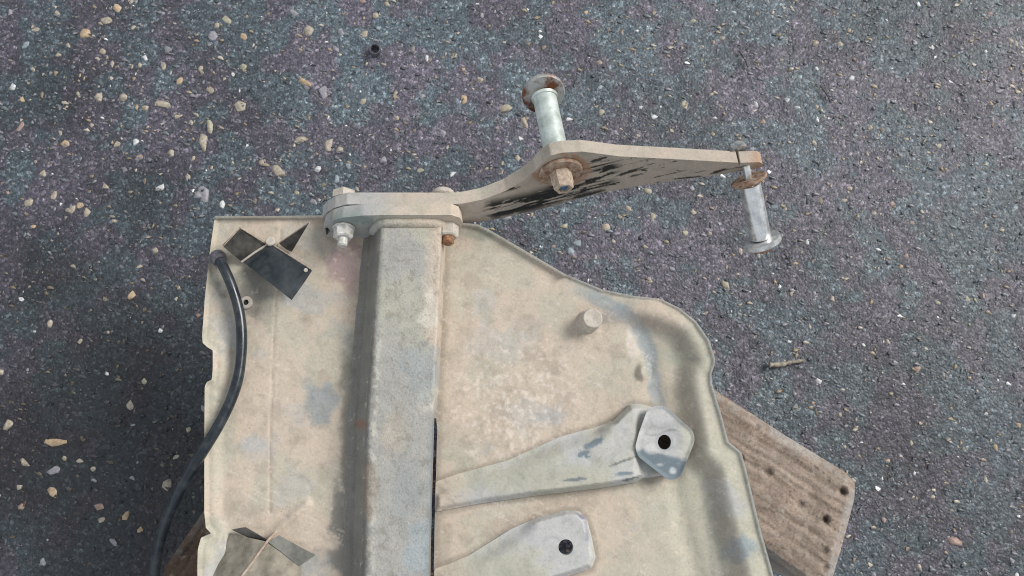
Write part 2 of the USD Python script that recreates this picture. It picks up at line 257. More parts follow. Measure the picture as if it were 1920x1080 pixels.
def pebble(c, r, aspect=1.0, flat=0.5, rot=0.0, n=14, rng=RNG):
    d = rng.normal(size=(n, 3)); d /= np.linalg.norm(d, axis=1, keepdims=True); d *= rng.uniform(0.85, 1.1, (n, 1))
    h = trimesh.convex.convex_hull(d); v = h.vertices * np.array([r * aspect, r / max(1.0, aspect ** 0.5), r * flat])
    cr, sr = math.cos(rot), math.sin(rot)
    return trimesh.Trimesh(np.stack([v[:, 0] * cr - v[:, 1] * sr, v[:, 0] * sr + v[:, 1] * cr, v[:, 2]], 1) + c, h.faces, process=False)
SEEN = '''158 63 30 o 1|218 15 22 o 1|245 2 16 c 1|578 57 26 c 1|400 68 24 l 1|407 48 14 c 1|457 68 18 o 1|424 37 20 y 2|20 163 20 w 1|44 186 16 o 1.3|183 183 20 c 1.4|230 182 18 c 1.2|272 108 15 w 1|263 122 14 c 1
272 202 16 c 1|305 196 26 c 2.2|256 200 12 o 1|450 200 25 c 1.1|456 126 16 y 1|393 168 17 c 1.2|570 154 22 o 2.2|365 215 14 y 1.5|393 233 24 y 2.4|357 230 13 y 1|381 267 30 c 2|218 270 20 c 1|254 267 15 w 1.4|122 270 20 o 1
261 296 17 b 1|522 320 28 c 1.8|563 263 22 c 1.6|618 270 26 c 1.4|637 280 16 c 1|596 317 16 w 1|489 304 17 c 1.3|383 363 32 l 1.5|352 333 14 c 1.4|194 348 22 c 1.5|55 381 22 c 1.3|133 393 24 c 1.3|163 397 20 c 1.2|150 385 17 o 1
5 233 18 c 1|37 237 18 b 1.4|80 328 18 c 1.3|315 93 18 l 1|193 98 17 c 1.2|337 152 18 o 1.3|200 39 22 c 1.7|607 174 24 l 2|552 22 20 l 1|13 798 27 c 1|105 828 34 o 2.3|97 924 25 o 1.2|99 881 24 l 1.5|94 607 18 c 1|247 554 19 o 1.4
244 760 18 c 1.5|236 967 21 o 1|314 908 23 c 1.2|263 991 18 o 1|190 975 16 c 1|185 951 18 b 1.4|38 951 16 b 1|46 868 18 c 1.8|1 698 16 c 1|354 806 12 y 1|80 1055 18 l 1.4|34 914 14 c 1|120 860 12 c 1|870 185 19 o 1.3|946 203 24 c 1.5|984 229 20 c 1.6
1284 197 22 y 1.2|1227 220 14 w 1.5|1215 359 17 y 1.3|1224 405 18 c 1.2|1284 437 14 y 1.3|1129 211 16 y 1|1136 426 20 c 1.2|1178 391 15 c 1.3|1301 398 14 y 1|1475 187 14 w 1|1083 457 20 g 1|1070 472 17 g 1|1057 423 16 y 1.3
1217 527 13 c 1.3|1360 535 20 y 1.5|1260 503 14 l 1.5|1867 840 15 o 1.2|1720 693 17 b 1|1791 1015 24 b 1.5|1575 779 10 y 1|1848 776 10 w 1.6|1528 267 15 c 1|1632 238 14 c 1.2|1532 128 10 w 1|1597 147 12 w 1.5|1575 83 15 c 1|1529 80 16 c 1.2|1849 97 10 w 1
740 385 26 c 1|720 300 18 l 1.4|830 250 16 l 1|790 180 16 l 1.3|905 30 16 l 1|680 190 16 c 1.3|640 60 18 l 1|705 30 20 c 1|900 150 15 c 1|60 130 12 c 1|110 105 14 c 1|1450 60 14 l 1|1300 40 14 y 1|1380 150 13 l 1|1430 230 14 b 1|1700 260 12 c 1|1640 400 12 c 1|1560 560 12 c 1
1480 640 10 w 1|1535 715 15 w 1.3|1600 900 12 c 1|1750 930 12 c 1|1815 560 12 c 1|1700 480 13 b 1|1880 430 12 c 1|300 350 18 w 1.2|370 365 20 l 1.3|110 250 14 c 1.2|290 470 14 c 1|40 560 14 w 1|150 640 12 c 1|300 620 12 w 1|330 560 11 c 1|200 700 11 w 1'''
KEY = {'c': 'cream', 'w': 'white', 'o': 'ochre', 'l': 'lavender', 'b': 'brown', 'g': 'blue_grey', 'y': 'olive'}
count, taken = 0, []
def add_stone(u, v, size, key, asp, prng):
    global count
    c = P(u, v, 0.0); dep = (c - CAM) @ FWD; r = size / 2 * dep / F
    c[2] = ground_z(c[0], c[1]) - r * 0.2
    obj('stone', pebble(c, r, asp ** 0.7, 0.42 + 0.2 * prng.random(), prng.uniform(0, math.pi), 20, prng), 'stone_' + KEY[key], ground, smooth=70)
    taken.append((u, v, size)); count += 1
prng = np.random.default_rng(11)
for line in SEEN.replace('\n', '|').split('|'):
    a = line.split(); add_stone(float(a[0]), float(a[1]), float(a[2]), a[3], float(a[4]), prng)
while count < 300:
    u, v = prng.uniform(0, 1920), prng.uniform(0, 1080)
    dens = 0.9 if u < 650 and v < 420 else 0.5 if v < 500 else 0.42
    if prng.random() > dens or any(abs(u - a) + abs(v - b) < (s + 16) for a, b, s in taken): continue
    key = prng.choice(list('cwolbgy'), p=[0.27, 0.07, 0.13, 0.22, 0.11, 0.11, 0.09])
    add_stone(u, v, prng.uniform(9, 17) if u < 900 else prng.uniform(8, 13), key, prng.uniform(1, 1.8), prng)
# the countless smaller chippings, one mesh
proto = []
for i in range(24):
    proto.append(pebble(np.zeros(3), 1.0, prng.uniform(1, 1.7), prng.uniform(0.4, 0.75), prng.uniform(0, 3.14), 9, prng))
NS = 24000
px = np.stack([prng.uniform(-0.74, 0.74, NS), prng.uniform(-0.20, 0.68, NS)], 1)
rs = 0.0007 + 0.0027 * prng.random(NS) ** 3.0
vs, fs, k = [], [], 0
NM = 5200; mid = np.stack([prng.uniform(-0.72, 0.66, NM), prng.uniform(-0.16, 0.66, NM)], 1)
keep = prng.random(NM) < np.clip(0.30 + 0.75 * sm(-mid[:, 0], -0.1, 0.35) + 0.45 * sm(mid[:, 1], 0.25, 0.5), 0, 1) * (0.25 + 1.3 * sm(meshkit.fbm(np.stack([mid[:, 0] * 14, mid[:, 1] * 14, 0 * mid[:, 0]], -1), 3, 77), 0.4, 0.6))
mid = mid[keep]; NM = len(mid); px = np.vstack([px, mid]); rs = np.concatenate([rs, 0.0012 + 0.0026 * prng.random(NM) ** 2.2]); NS0, NS = NS, NS + NM
zz = ground_z(px[:, 0], px[:, 1])
for i in range(NS):
    m = proto[i % 24]; vs.append(m.vertices * rs[i] + [px[i, 0], px[i, 1], zz[i] + rs[i] * 0.02]); fs.append(m.faces + k); k += len(m.vertices)
CH = np.array([(0.05, 0.058, 0.064), (0.14, 0.16, 0.17), (0.17, 0.16, 0.18), (0.22, 0.215, 0.225), (0.30, 0.24, 0.165), (0.42, 0.37, 0.30), (0.78, 0.78, 0.77)])
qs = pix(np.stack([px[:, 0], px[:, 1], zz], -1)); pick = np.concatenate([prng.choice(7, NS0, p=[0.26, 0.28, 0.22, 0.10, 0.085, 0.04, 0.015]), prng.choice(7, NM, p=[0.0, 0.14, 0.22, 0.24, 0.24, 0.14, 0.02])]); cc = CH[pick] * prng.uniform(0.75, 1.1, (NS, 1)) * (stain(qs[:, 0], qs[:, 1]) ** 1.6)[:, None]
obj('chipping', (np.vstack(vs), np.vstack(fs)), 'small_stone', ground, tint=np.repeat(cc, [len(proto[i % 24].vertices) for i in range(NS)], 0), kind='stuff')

def dist(line, u, v):
    """Distance in picture units to a polyline, vectorised."""
    c = np.array(line.coords); p = np.stack([u, v], -1); best = np.full(len(u), 1e9)
    for a, b in zip(c[:-1], c[1:]):
        ab = b - a; t = np.clip(((p - a) @ ab) / (ab @ ab), 0, 1); best = np.minimum(best, np.linalg.norm(p - a - t[:, None] * ab, axis=1))
    return best
def blend(c, col, w): w = np.clip(w, 0, 1)[:, None]; return c * (1 - w) + col * w
# ---------------------------------------------------------------- timber blocks under the guard
def timber(name, ring, ztop, along, dents, c1, c2, label, seed):
    ring = rounded(ring, 10)
    poly = Polygon(ring)
    def zf(u, v):
        bd = np.array([poly.exterior.distance(Point(a, b)) for a, b in zip(u, v)])
        z = ztop - 0.010 * (1 - sm(bd, 0, 16)) ** 2
        a = (u * along[0] + v * along[1]); b = (-u * along[1] + v * along[0])
        z = z + 0.0022 * (meshkit.fbm(np.stack([a / 70, b / 8, 0 * a], -1), 5, seed) - 0.5) + 0.006 * (fb(u, v, 70, seed) - 0.5)
        for du, dv, r, dep in dents:
            z = z - dep * np.exp(-(((u - du) ** 2 + (v - dv) ** 2) / r ** 2) ** 2)
        return z
    mesh, s = relief(ring, zf, 3.5, bottom=0.003)
    u, v = s[:, 0], s[:, 1]; a = (u * along[0] + v * along[1]); b = (-u * along[1] + v * along[0]) + 26 * (fb(u, v, 90, 3) - 0.5)
    g = meshkit.fbm(np.stack([a / 150, b / 6, 0 * a], -1), 4, seed + 3)[:, None]; h = fb(u, v, 45, seed + 8)[:, None]
    c = np.array(c1) * (1 - sm(g, 0.1, 0.9)) + np.array(c2) * sm(g, 0.1, 0.9)
    c = c * (0.55 + 0.9 * h)
    sp = meshkit.fbm(np.stack([a / 110, b / 3.2, 0 * a], -1), 3, seed + 6); c = blend(c, np.array((0.05, 0.04, 0.03)), 0.75 * sm(sp, 0.70, 0.76) * sm(fb(u, v, 60, seed), 0.4, 0.55))
    c = blend(c, np.array((0.33, 0.28, 0.23)), 0.5 * sm(fb(u, v, 12, seed + 2, 5), 0.56, 0.64)); bd = dist(LineString(list(ring) + [ring[0]]), u, v)
    c = blend(c, np.array((0.36, 0.35, 0.33)) * np.mean(c2) / 0.29, 0.6 * (1 - sm(bd, 6, 20)) * sm(fb(u, v, 25, seed + 1), 0.35, 0.6))
    for du, dv, r, dep in dents:
        c = c * (1 - 0.75 * np.exp(-(((u - du) ** 2 + (v - dv) ** 2) / (r * 0.8) ** 2))[:, None] * min(1, dep / 0.006))
    return tag(obj(name, mesh, 'worn_wood', tint=c), label=label, cat='timber block')
timber('timber_block', [(1120, 590), (1352, 738), (1470, 815), (1586, 886), (1603, 906), (1602, 935), (1585, 1000), (1562, 1080), (1552, 1112), (1510, 1092), (1446, 1046), (1230, 920)], 0.188, (0.848, 0.53),
       [(1580, 921, 8, 0.006), (1548, 974, 7, 0.007), (1546, 1032, 7, 0.003), (1548, 1066, 7, 0.003), (1440, 886, 8, 0.003), (1500, 945, 7, 0.003), (1420, 800, 6, 0.003), (1388, 860, 6, 0.003)],
       (0.175, 0.13, 0.10), (0.33, 0.262, 0.21), 'weathered brown timber block with pitted end poking out right of the guard', 5)
timber('timber_block', [(430, 880), (384, 955), (310, 1062), (296, 1120), (520, 1120), (520, 900)], 0.13, (0.55, -0.83), [(350, 1030, 9, 0.003)],
       (0.08, 0.05, 0.035), (0.17, 0.11, 0.075), 'brown timber with shade painted into its colour showing at the lower left edge of the guard behind the hose', 15)  # brown kept dark: the shade it lies in is in the colour

# ---------------------------------------------------------------- the guard sheet
OUT = [(403, 405), (500, 405), (600, 404), (760, 408), (880, 419), (897, 421), (918, 431), (985, 470), (1060, 514), (1130, 543), (1190, 555), (1238, 560), (1275, 578), (1306, 603), (1330, 638), (1341, 672), (1340, 684), (1334, 700),
       (1335, 718), (1342, 742), (1352, 775), (1366, 828), (1390, 848), (1399, 880), (1412, 935), (1428, 1000), (1445, 1060), (1478, 1180), (1490, 1230), (372, 1230), (370, 1060), (371, 1030), (377, 1008), (396, 1000), (386, 990), (383, 960), (383, 830), (384, 724), (388, 716), (397, 712), (399, 690),
       (399, 657), (390, 652), (380, 643), (379, 630), (384, 560), (393, 475)]
RIGHT_EDGE = LineString(OUT[8:29]); TOP_EDGE = LineString(OUT[:9]); LEFT_EDGE = LineString(OUT[29:] + OUT[:1])
BD = Polygon(OUT)
def edge_r(v):   # right top edge of the rail, in picture u
    return np.interp(v, [420, 600, 780, 1000, 1240], [829, 822, 812, 806, 802])
SLOT = [(edge_r(v) + 2.0, v) for v in range(784, 1222, 20)]; SLOT = SLOT + [(a + (6.5 if b > 800 else 4.0), b) for a, b in SLOT[::-1]]
RIB1 = [(817, 903), (860, 888), (950, 864), (1050, 819), (1120, 800), (1150, 789), (1165, 774), (1181, 758), (1203, 757), (1225, 764), (1262, 784), (1294, 812), (1299, 832), (1290, 855), (1276, 888), (1262, 897), (1240, 896), (1200, 903), (1120, 916), (1000, 930), (900, 944), (815, 960)]
RIB2 = [(814, 1067), (840, 1058), (880, 1041), (960, 991), (1010, 970), (1060, 957), (1085, 958), (1100, 972), (1109, 1005), (1117, 1045), (1110, 1064), (1085, 1074), (1040, 1088), (960, 1140), (880, 1190), (816, 1215)]
CREASE = LineString([(1010, 500), (1090, 545), (1150, 575), (1195, 605), (1218, 660), (1228, 720), (1240, 800), (1262, 900), (1285, 1000), (1310, 1100), (1335, 1230)])
SEAM = LineString([(527, 432), (520, 520), (513, 660), (508, 800), (506, 960)])
def sheet_h(u, v):
    dr, dt, dl = dist(RIGHT_EDGE, u, v), dist(TOP_EDGE, u, v), dist(LEFT_EDGE, u, v)
    z = Z0 + 0.0035 * (fb(u, v, 150, 2, 3) - 0.5) + 0.0009 * (fb(u, v, 28, 4, 3) - 0.5)
    rise = sm(v, 525, 615) * sm(u, 1080, 1230)
    z = z + rise * 0.016 * (1 - sm(dr - np.interp(v, [680, 860], [0, 22]), 14, 72)) - rise * 0.002 * (1 - sm(dr, 10, 40)) * 1.0
    z = z + 0.0034 * (1 - sm(dr, 0, 3.5)) + 0.007 * (1 - sm(dt, 0, 6)) + 0.0035 * (1 - sm(dl, 0, 8)) + 0.004 * (1 - sm(dl, 12, 40)) * sm(v, 560, 650)
    z = z - 0.0032 * np.exp(-(dist(CREASE, u, v) / 20) ** 2) * sm(u, 1110, 1190)
    ds = dist(SEAM, u, v); z = z - 0.0010 * np.exp(-(ds / 2.6) ** 2) + 0.0008 * sm(np.interp(v, [430, 960], [526, 506]) - u, -4, 6) * (1 - sm(v, 930, 1000))
    z = z + 0.0065 * np.exp(-(((u - 1206) / 10) ** 2 + ((v - 697) / 15) ** 2) ** 1.6) - 0.002 * np.exp(-((u - 1218) / 8) ** 2 - ((v - 697) / 16) ** 2)     # small pressed dimple
    z = z + 0.004 * np.exp(-(dist(LineString([(505, 1010), (530, 985), (574, 946)]), u, v) / 9) ** 2)
    z = z + 0.006 * sm(v, 995, 1040) * (1 - sm(u, 400, 500))
    return z
HOLES = [[(1245 + 13 * math.cos(a), 830 + 15 * math.sin(a)) for a in np.linspace(0, 2 * np.pi, 24, endpoint=False)], [(1061 + 15 * math.cos(a), 1026 + 16 * math.sin(a)) for a in np.linspace(0, 2 * np.pi, 24, endpoint=False)], SLOT]
BEIGE, GGREEN, GREY, BLUE, PINK, LIGHT = map(np.array, ((0.485, 0.408, 0.328), (0.405, 0.392, 0.315), (0.385, 0.382, 0.37), (0.21, 0.26, 0.285), (0.30, 0.21, 0.21), (0.60, 0.53, 0.46)))
def blob(u, v, cu, cv, ru, rv, seed=0, rag=0.9):
    d = np.sqrt(((u - cu) / ru) ** 2 + ((v - cv) / rv) ** 2); return 1 - sm(d + rag * (fb(u, v, 30, 40 + seed, 6) - 0.5) * 2.4, 0.5, 1.1)
def sheet_c(u, v):
    n = fb(u, v, 130, 51, 7); c = np.tile(BEIGE, (len(u), 1)); c = blend(c, GGREEN, 0.55 * sm(n, 0.50, 0.57)); c = blend(c, GREY, 0.4 * sm(fb(u, v, 70, 61, 6), 0.57, 0.62)); c = blend(c, BEIGE * 0.8, 0.7 * sm(fb(u, v, 55, 33, 6), 0.56, 0.62))
    c = blend(c, GGREEN, 0.8 * (1 - sm(u, 395, 470)) * sm(fb(u, v, 50, 3), 0.3, 0.6)); c = blend(c, GGREEN, 0.75 * sm(u + 0.2 * v, 1330, 1480))
    for i, (cu, cv, ru, rv, col, w) in enumerate([(648, 500, 42, 45, PINK, 0.75), (604, 752, 42, 48, BLUE, 0.65), (470, 830, 35, 22, GREY, 0.7), (480, 540, 70, 45, (0.13, 0.13, 0.12), 0.7), (660, 800, 26, 230, (0.16, 0.155, 0.13), 0.75), (655, 1020, 40, 120, (0.14, 0.14, 0.13), 0.75),  # long dark streaks beside the rail: shade and dirt painted together
                                                 (1165, 588, 40, 22, BLUE, 0.5), (1185, 640, 12, 50, LIGHT, 0.7), (1030, 780, 40, 18, GREY, 0.7), (1360, 930, 40, 40, GREY, 0.8), (1385, 1030, 40, 28, BLUE, 0.8), (1345, 1020, 25, 90, (0.27, 0.26, 0.22), 0.6),  # tall dark patch at the right: flange slope shade painted in
                                                 (1285, 660, 40, 40, (0.33, 0.34, 0.27), 0.5), (905, 440, 50, 16, (0.27, 0.28, 0.23), 0.7), (590, 560, 60, 40, GREY, 0.6), (430, 1050, 60, 55, GREY, 0.8), (540, 1060, 80, 40, BLUE, 0.5), (560, 440, 60, 16, GGREEN, 0.6), (430, 620, 30, 60, GREY, 0.7)]):
        c = blend(c, np.array(col), w * blob(u, v, cu, cv, ru, rv, i))
    dc = dist(CREASE, u, v) + 22 * (fb(u, v, 26, 14) - 0.5); c = blend(c, np.array((0.22, 0.265, 0.29)), 0.7 * (1 - sm(dc, 7, 19)) * (1 - sm(v, 730, 820)) * sm(u, 1040, 1130))
    c = blend(c, np.array((0.30, 0.25, 0.21)), 0.45 * (1 - sm(np.abs(dist(RIGHT_EDGE, u, v) - np.interp(v, [680, 860], [42, 62])), 8, 26)) * sm(v, 560, 610))  # dark band: shade of the right flange slope put into the colour
    c = blend(c, np.array((0.25, 0.19, 0.15)), 0.6 * np.exp(-(dist(SEAM, u, v) / 1.8) ** 2) * sm(fb(u, v, 20, 6), 0.3, 0.5))
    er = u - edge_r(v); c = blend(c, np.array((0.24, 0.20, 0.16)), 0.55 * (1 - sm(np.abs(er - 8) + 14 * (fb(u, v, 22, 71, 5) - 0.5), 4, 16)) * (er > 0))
    for ln, w_ in ((LineString(RIB1 + RIB1[:1]), 0.55), (LineString(RIB2 + RIB2[:1]), 0.55)):
        c = blend(c, np.array((0.22, 0.19, 0.155)), w_ * (1 - sm(dist(ln, u, v) + 10 * (fb(u, v, 18, 72, 5) - 0.5), 3, 12)))
    sc = meshkit.fbm(np.stack([(u * 0.9 + v * 0.44) / 60, (-u * 0.44 + v * 0.9) / 2.2, 0 * u], -1), 3, 66); c = blend(c, LIGHT, 0.45 * sm(sc, 0.70, 0.76) * sm(fb(u, v, 90, 23), 0.45, 0.55))
    # flaked dust in the middle: pale crust and little pits
    z = blob(u, v, 960, 760, 150, 150, 77, 0.5); f = fb(u, v, 7, 83, 3); c = blend(c, LIGHT, 0.8 * z * sm(f, 0.52, 0.64)); c = blend(c, BEIGE * 0.72, 0.6 * z * sm(1 - f, 0.6, 0.72))
    c = blend(c, LIGHT, 0.5 * sm(fb(u, v, 9, 93, 3), 0.66, 0.76))
    c = blend(c, np.array([0.74, 0.71, 0.64]), 0.9 * (1 - sm(np.minimum(dist(RIGHT_EDGE, u, v), dist(TOP_EDGE, u, v)) + 3 * (fb(u, v, 24, 2) - .5), 2.0, 5.0)))  # pale rim line: worn edge plus the light it catches, painted in
    return c
guard = thing('machine_guard', P(900, 800, Z0) * [1, 1, 0] + [0, 0, Z0], label='dusty beige pressed steel machine guard with raised rail and bolted bracket arm', cat='machine guard')
mesh, s = relief(OUT, sheet_h, 3.2, HOLES, 0.0022)
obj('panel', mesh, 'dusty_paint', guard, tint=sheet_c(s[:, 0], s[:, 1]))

# raised box rail
HT = 0.034
rows, cols = [], []
prof = [(0, 0.0), (0.15, 0.03), (0.35, 0.16), (0.52, 0.45), (0.68, 0.82), (0.78, 0.94), (0.90, 0.985), (1.0, 1.0)]
vv = np.concatenate([[421], np.arange(424, 1235, 4.0)])
for v in vv:
    lb = np.interp(v, [420, 480, 600, 800, 1000, 1240], [684, 677, 666, 650, 641, 634]); lt = np.interp(v, [420, 600, 800, 1000, 1240], [722, 712, 700, 697, 692]); rt = edge_r(v)
    us = [lb + (lt - lb) * a for a in np.linspace(0, 1, 16)]; hs = list(np.interp(np.linspace(0, 1, 16), [a for a, _ in prof], [b for _, b in prof]))
    for a in np.linspace(0, 1, 30)[1:]:
        us.append(lt + (rt - 3 - lt) * a); hs.append(1.0 - 0.02 * a)
    base = float(np.interp(v, [760, 790], [8.0, 1.5]))
    us += [rt - 1, rt, rt + base * 0.5, rt + base]; hs += [0.95, 0.86, 0.42, -0.04]
    us, hs = np.array(us), np.array(hs); v_ = np.full(len(us), v)
    dent = 0.0012 * (fb(us, v_, 24, 7, 3) - 0.5) + 0.003 * (fb(us, v_, 120, 8, 2) - 0.5)
    end = 1.0 - 0.10 * (1 - sm(v, 421, 432))
    rows.append(P(us, v_, Z0 + HT * hs * end + dent * np.clip(hs, 0, 1))); cols.append(np.stack([us, v_], -1))
Vr, Fr = grid_mesh(rows); s = np.vstack(cols); u, v = s[:, 0], s[:, 1]
n = fb(u, v, 80, 15); c = np.tile(GREY * np.array((0.86, 0.84, 0.80)), (len(u), 1)); c = blend(c, GGREEN * .95, 0.8 * sm(n, 0.45, 0.6) * (1 - sm(v, 560, 760))); c = blend(c, BEIGE, 0.9 * sm(u - edge_r(v), -40, -8) * (1 - sm(v, 640, 760)))
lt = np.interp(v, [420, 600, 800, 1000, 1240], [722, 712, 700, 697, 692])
c = blend(c, np.array([0.125, 0.12, 0.105])[None, :] * (0.75 + 0.9 * fb(u, v, 30, 44)[:, None]), 0.90 * sm(lt - u + 12 * (fb(u, v, 16, 5, 5) - .5), 3, 15) * (0.62 + 0.38 * sm(u - np.interp(v, [420, 480, 600, 800, 1000, 1240], [684, 677, 666, 650, 641, 634]), 2, 26))); c = blend(c, np.array([0.30, 0.35, 0.375]), 0.6 * blob(u, v, 790, 1040, 40, 60, 3)); c = blend(c, np.array([0.22, 0.12, 0.08]), 0.7 * blob(u, v, 676, 795, 18, 14, 9, 1.3))  # left face and foot: shade painted dark, along with some dirt
c = blend(c, np.array([0.55, 0.52, 0.44]), 0.55 * blob(u, v, 800, 740, 20, 60, 19, 1.3)); c = blend(c, np.array([0.60, 0.56, 0.48]), 0.6 * blob(u, v, 805, 600, 14, 60, 29, 1.6)); c = blend(c, np.array([0.52, 0.50, 0.43]), 0.9 * np.exp(-((u - lt + 1) / 7) ** 2) * sm(fb(u, v, 9, 12, 4), 0.42, 0.55) * sm(v, 560, 700))
c = blend(c, np.array([0.27, 0.31, 0.32]), 0.6 * blob(u, v, 790, 700, 45, 60, 39)); c = blend(c, np.array([0.42, 0.36, 0.28]), 0.5 * blob(u, v, 740, 800, 30, 60, 49)); c = blend(c, np.array([0.25, 0.19, 0.14]), 0.5 * blob(u, v, 690, 930, 14, 90, 59, 1.4)); c = blend(c, np.array([0.27, 0.29, 0.295]), 0.5 * blob(u, v, 760, 930, 40, 60, 69)); c = blend(c, np.array([0.16, 0.19, 0.21]), 0.7 * sm(u - edge_r(v), -9, -1) * sm(v, 770, 800))
if np.cross(Vr[Fr[4000, 1]] - Vr[Fr[4000, 0]], Vr[Fr[4000, 2]] - Vr[Fr[4000, 0]])[2] < 0: Fr = Fr[:, ::-1]
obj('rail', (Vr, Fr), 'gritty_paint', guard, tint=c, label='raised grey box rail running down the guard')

# ---------------------------------------------------------------- pressed ribs with drilled ends
def smooth_ring(pts, n=160): return spline(pts, n, closed=True)
def rib(ring, hole, h0, h1, ucut, seed, marks, mid):
    ring = rounded(ring, 4); up = lambda u, v: sm(np.interp(u, *mid) - v, -6, 6) * (1 - sm(u, ucut - 40, ucut)); ext = LineString(list(ring) + [ring[0]])
    def zf(u, v):
        d = dist(ext, u, v); t = sm(u, 815, ucut)
        return sheet_h(u, v) * 0.35 + Z0 * 0.65 + 0.0005 + (h0 + (h1 - h0) * t) * (0.16 + 0.84 * (sm(d, 0, 9) * (1 - up(u, v)) + sm(d, 0, 34) * up(u, v))) + 0.0012 * (fb(u, v, 60, seed, 3) - 0.5) - (0.0042 * sm(u, 1188, 1206) + 0.005 * sm(v, 838, 860) * sm(u, 1188, 1206)) * (h1 > 0.015)
    mesh, s = relief(ring, zf, 3.0, [hole], 0.0125)
    u, v = s[:, 0], s[:, 1]; c = np.tile(GREY * 1.12, (len(u), 1)); c = blend(c, GGREEN * 1.02, 0.85 * sm(fb(u, v, 90, seed + 2), 0.42, 0.6)); c = blend(c, BEIGE, 0.85 * (1 - sm(u + 40 * (fb(u, v, 30, 1) - .5), 830, 900)))
    for a, b, L, w, ang, col in marks:
        ca, sa = math.cos(ang), math.sin(ang); x = ((u - a) * ca + (v - b) * sa) / L; y = (-(u - a) * sa + (v - b) * ca) / w
        c = blend(c, np.array(col), 0.95 * (1 - sm(np.sqrt(x * x + y * y) + 0.9 * (fb(u, v, 6, seed + 5, 2) - 0.5), 0.6, 1.0)))
    return zf, obj('rib', mesh, 'dusty_paint', guard, tint=c)
oval = lambda cu, cv, ru, rv, n=28: [(cu + ru * math.cos(a), cv + rv * math.sin(a)) for a in np.linspace(0, 2 * np.pi, n, endpoint=False)]
BLUEW = (0.15, 0.19, 0.215)
z1, r1 = rib(RIB1, oval(1245, 829, 22, 24), 0.005, 0.0172, 1150, 71, [(1112, 832, 26, 8, -0.5, BLUEW), (1095, 850, 16, 6, -0.4, BLUEW), (1080, 899, 28, 4, -0.12, (0.16, 0.18, 0.19)), (1170, 888, 20, 5, -0.1, BLUEW), (1185, 897, 26, 3, -0.28, (0.12, 0.13, 0.14)), (1165, 866, 36, 3.2, -0.35, (0.17, 0.18, 0.16)), (1102, 857, 8, 3, 0, BLUEW)], ([808, 1000, 1150], [932, 888, 850]))
z2, r2 = rib(RIB2, oval(1061, 1026, 14, 15), 0.004, 0.011, 1010, 91, [(1090, 968, 16, 4, 0.5, (0.2, 0.2, 0.25)), (1100, 1000, 4, 30, -0.1, (0.3, 0.3, 0.33))], ([806, 960, 1060], [1140, 1060, 1000]))
# dished end plate riding on the first rib
EP = rounded([(1216, 762), (1246, 760), (1300, 808), (1303, 826), (1275, 897), (1254, 901), (1196, 856), (1191, 838), (1198, 812)], 21)
epl = LineString(list(EP) + [EP[0]])
def ep_z(u, v):
    d = dist(epl, u, v); q = np.sqrt(((u - 1245) / 34) ** 2 + ((v - 826) / 22) ** 2)
    return Z0 + 0.0188 + 0.0016 * (1 - sm(d, 0, 7)) - 0.0015 * (1 - sm(q, 0.6, 1.2)) - 0.0035 * sm(v - 0.15 * (u - 1245), 846, 892) + 0.002 * sm(808 - v, 0, 20)
mesh, s = relief(EP, ep_z, 2.4, [oval(1246, 829, 12.5, 14)], 0.0022)
u, v = s[:, 0], s[:, 1]; c = np.tile(GREY * 1.15, (len(u), 1)); c = blend(c, GGREEN * 1.1, 0.7 * sm(u, 1262, 1290)); c = blend(c, np.array(BLUEW) * 0.95, 0.95 * sm(v - 0.20 * (u - 1245) + 16 * (fb(u, v, 9, 3, 3) - 0.5), 848, 858)); c = blend(c, np.array((0.55, 0.58, 0.58)), 0.8 * blob(u, v, 1236, 871, 14, 7, 4) + 0.8 * blob(u, v, 1262, 884, 9, 8, 6))
c = blend(c, np.array((0.2, 0.19, 0.18)), 0.55 * np.exp(-((v - (811 + 5 * np.sin((u - 1205) / 12))) / 1.8) ** 2) * sm(u, 1205, 1215) * (1 - sm(u, 1270, 1280)))
c = blend(c, np.array((0.33, 0.32, 0.36)), 0.6 * np.exp(-((np.hypot(u - 1246, v - 829) - 15) / 3.0) ** 2))
obj('end_plate', mesh, 'dusty_paint', guard, tint=c, label='dished end plate with drilled hole and bare bluish lower corner')

# boss stud, rivet and dimple rim
b0 = P(1104, 604, Z0 - 0.001)
boss = lathe([(1e-5, 0.0180), (0.0030, 0.0182), (0.0078, 0.0196), (0.0088, 0.0192), (0.0093, 0.0178), (0.0097, 0.006), (0.0106, 0.0015), (0.0124, 0.0), (0.0126, -0.002)][::-1], b0, (0.10, 0.02, 1.0), 36)
obj('boss', boss, 'dust_beige', guard, smooth=50, label='rounded pale boss standing on the guard near its sloping edge')
rv = obj('rivet_nut', disc(0.0060, -0.001, 0.0034, P(463, 568, Z0 + 0.001), (0, 0, 1), ri=0.0026), 'dust_beige', guard)
obj('bore', disc(0.0027, -0.0005, 0.0012, P(463, 568, Z0 + 0.0012), (0, 0, 1), 20, ch=0.0001), 'bore_black', rv)

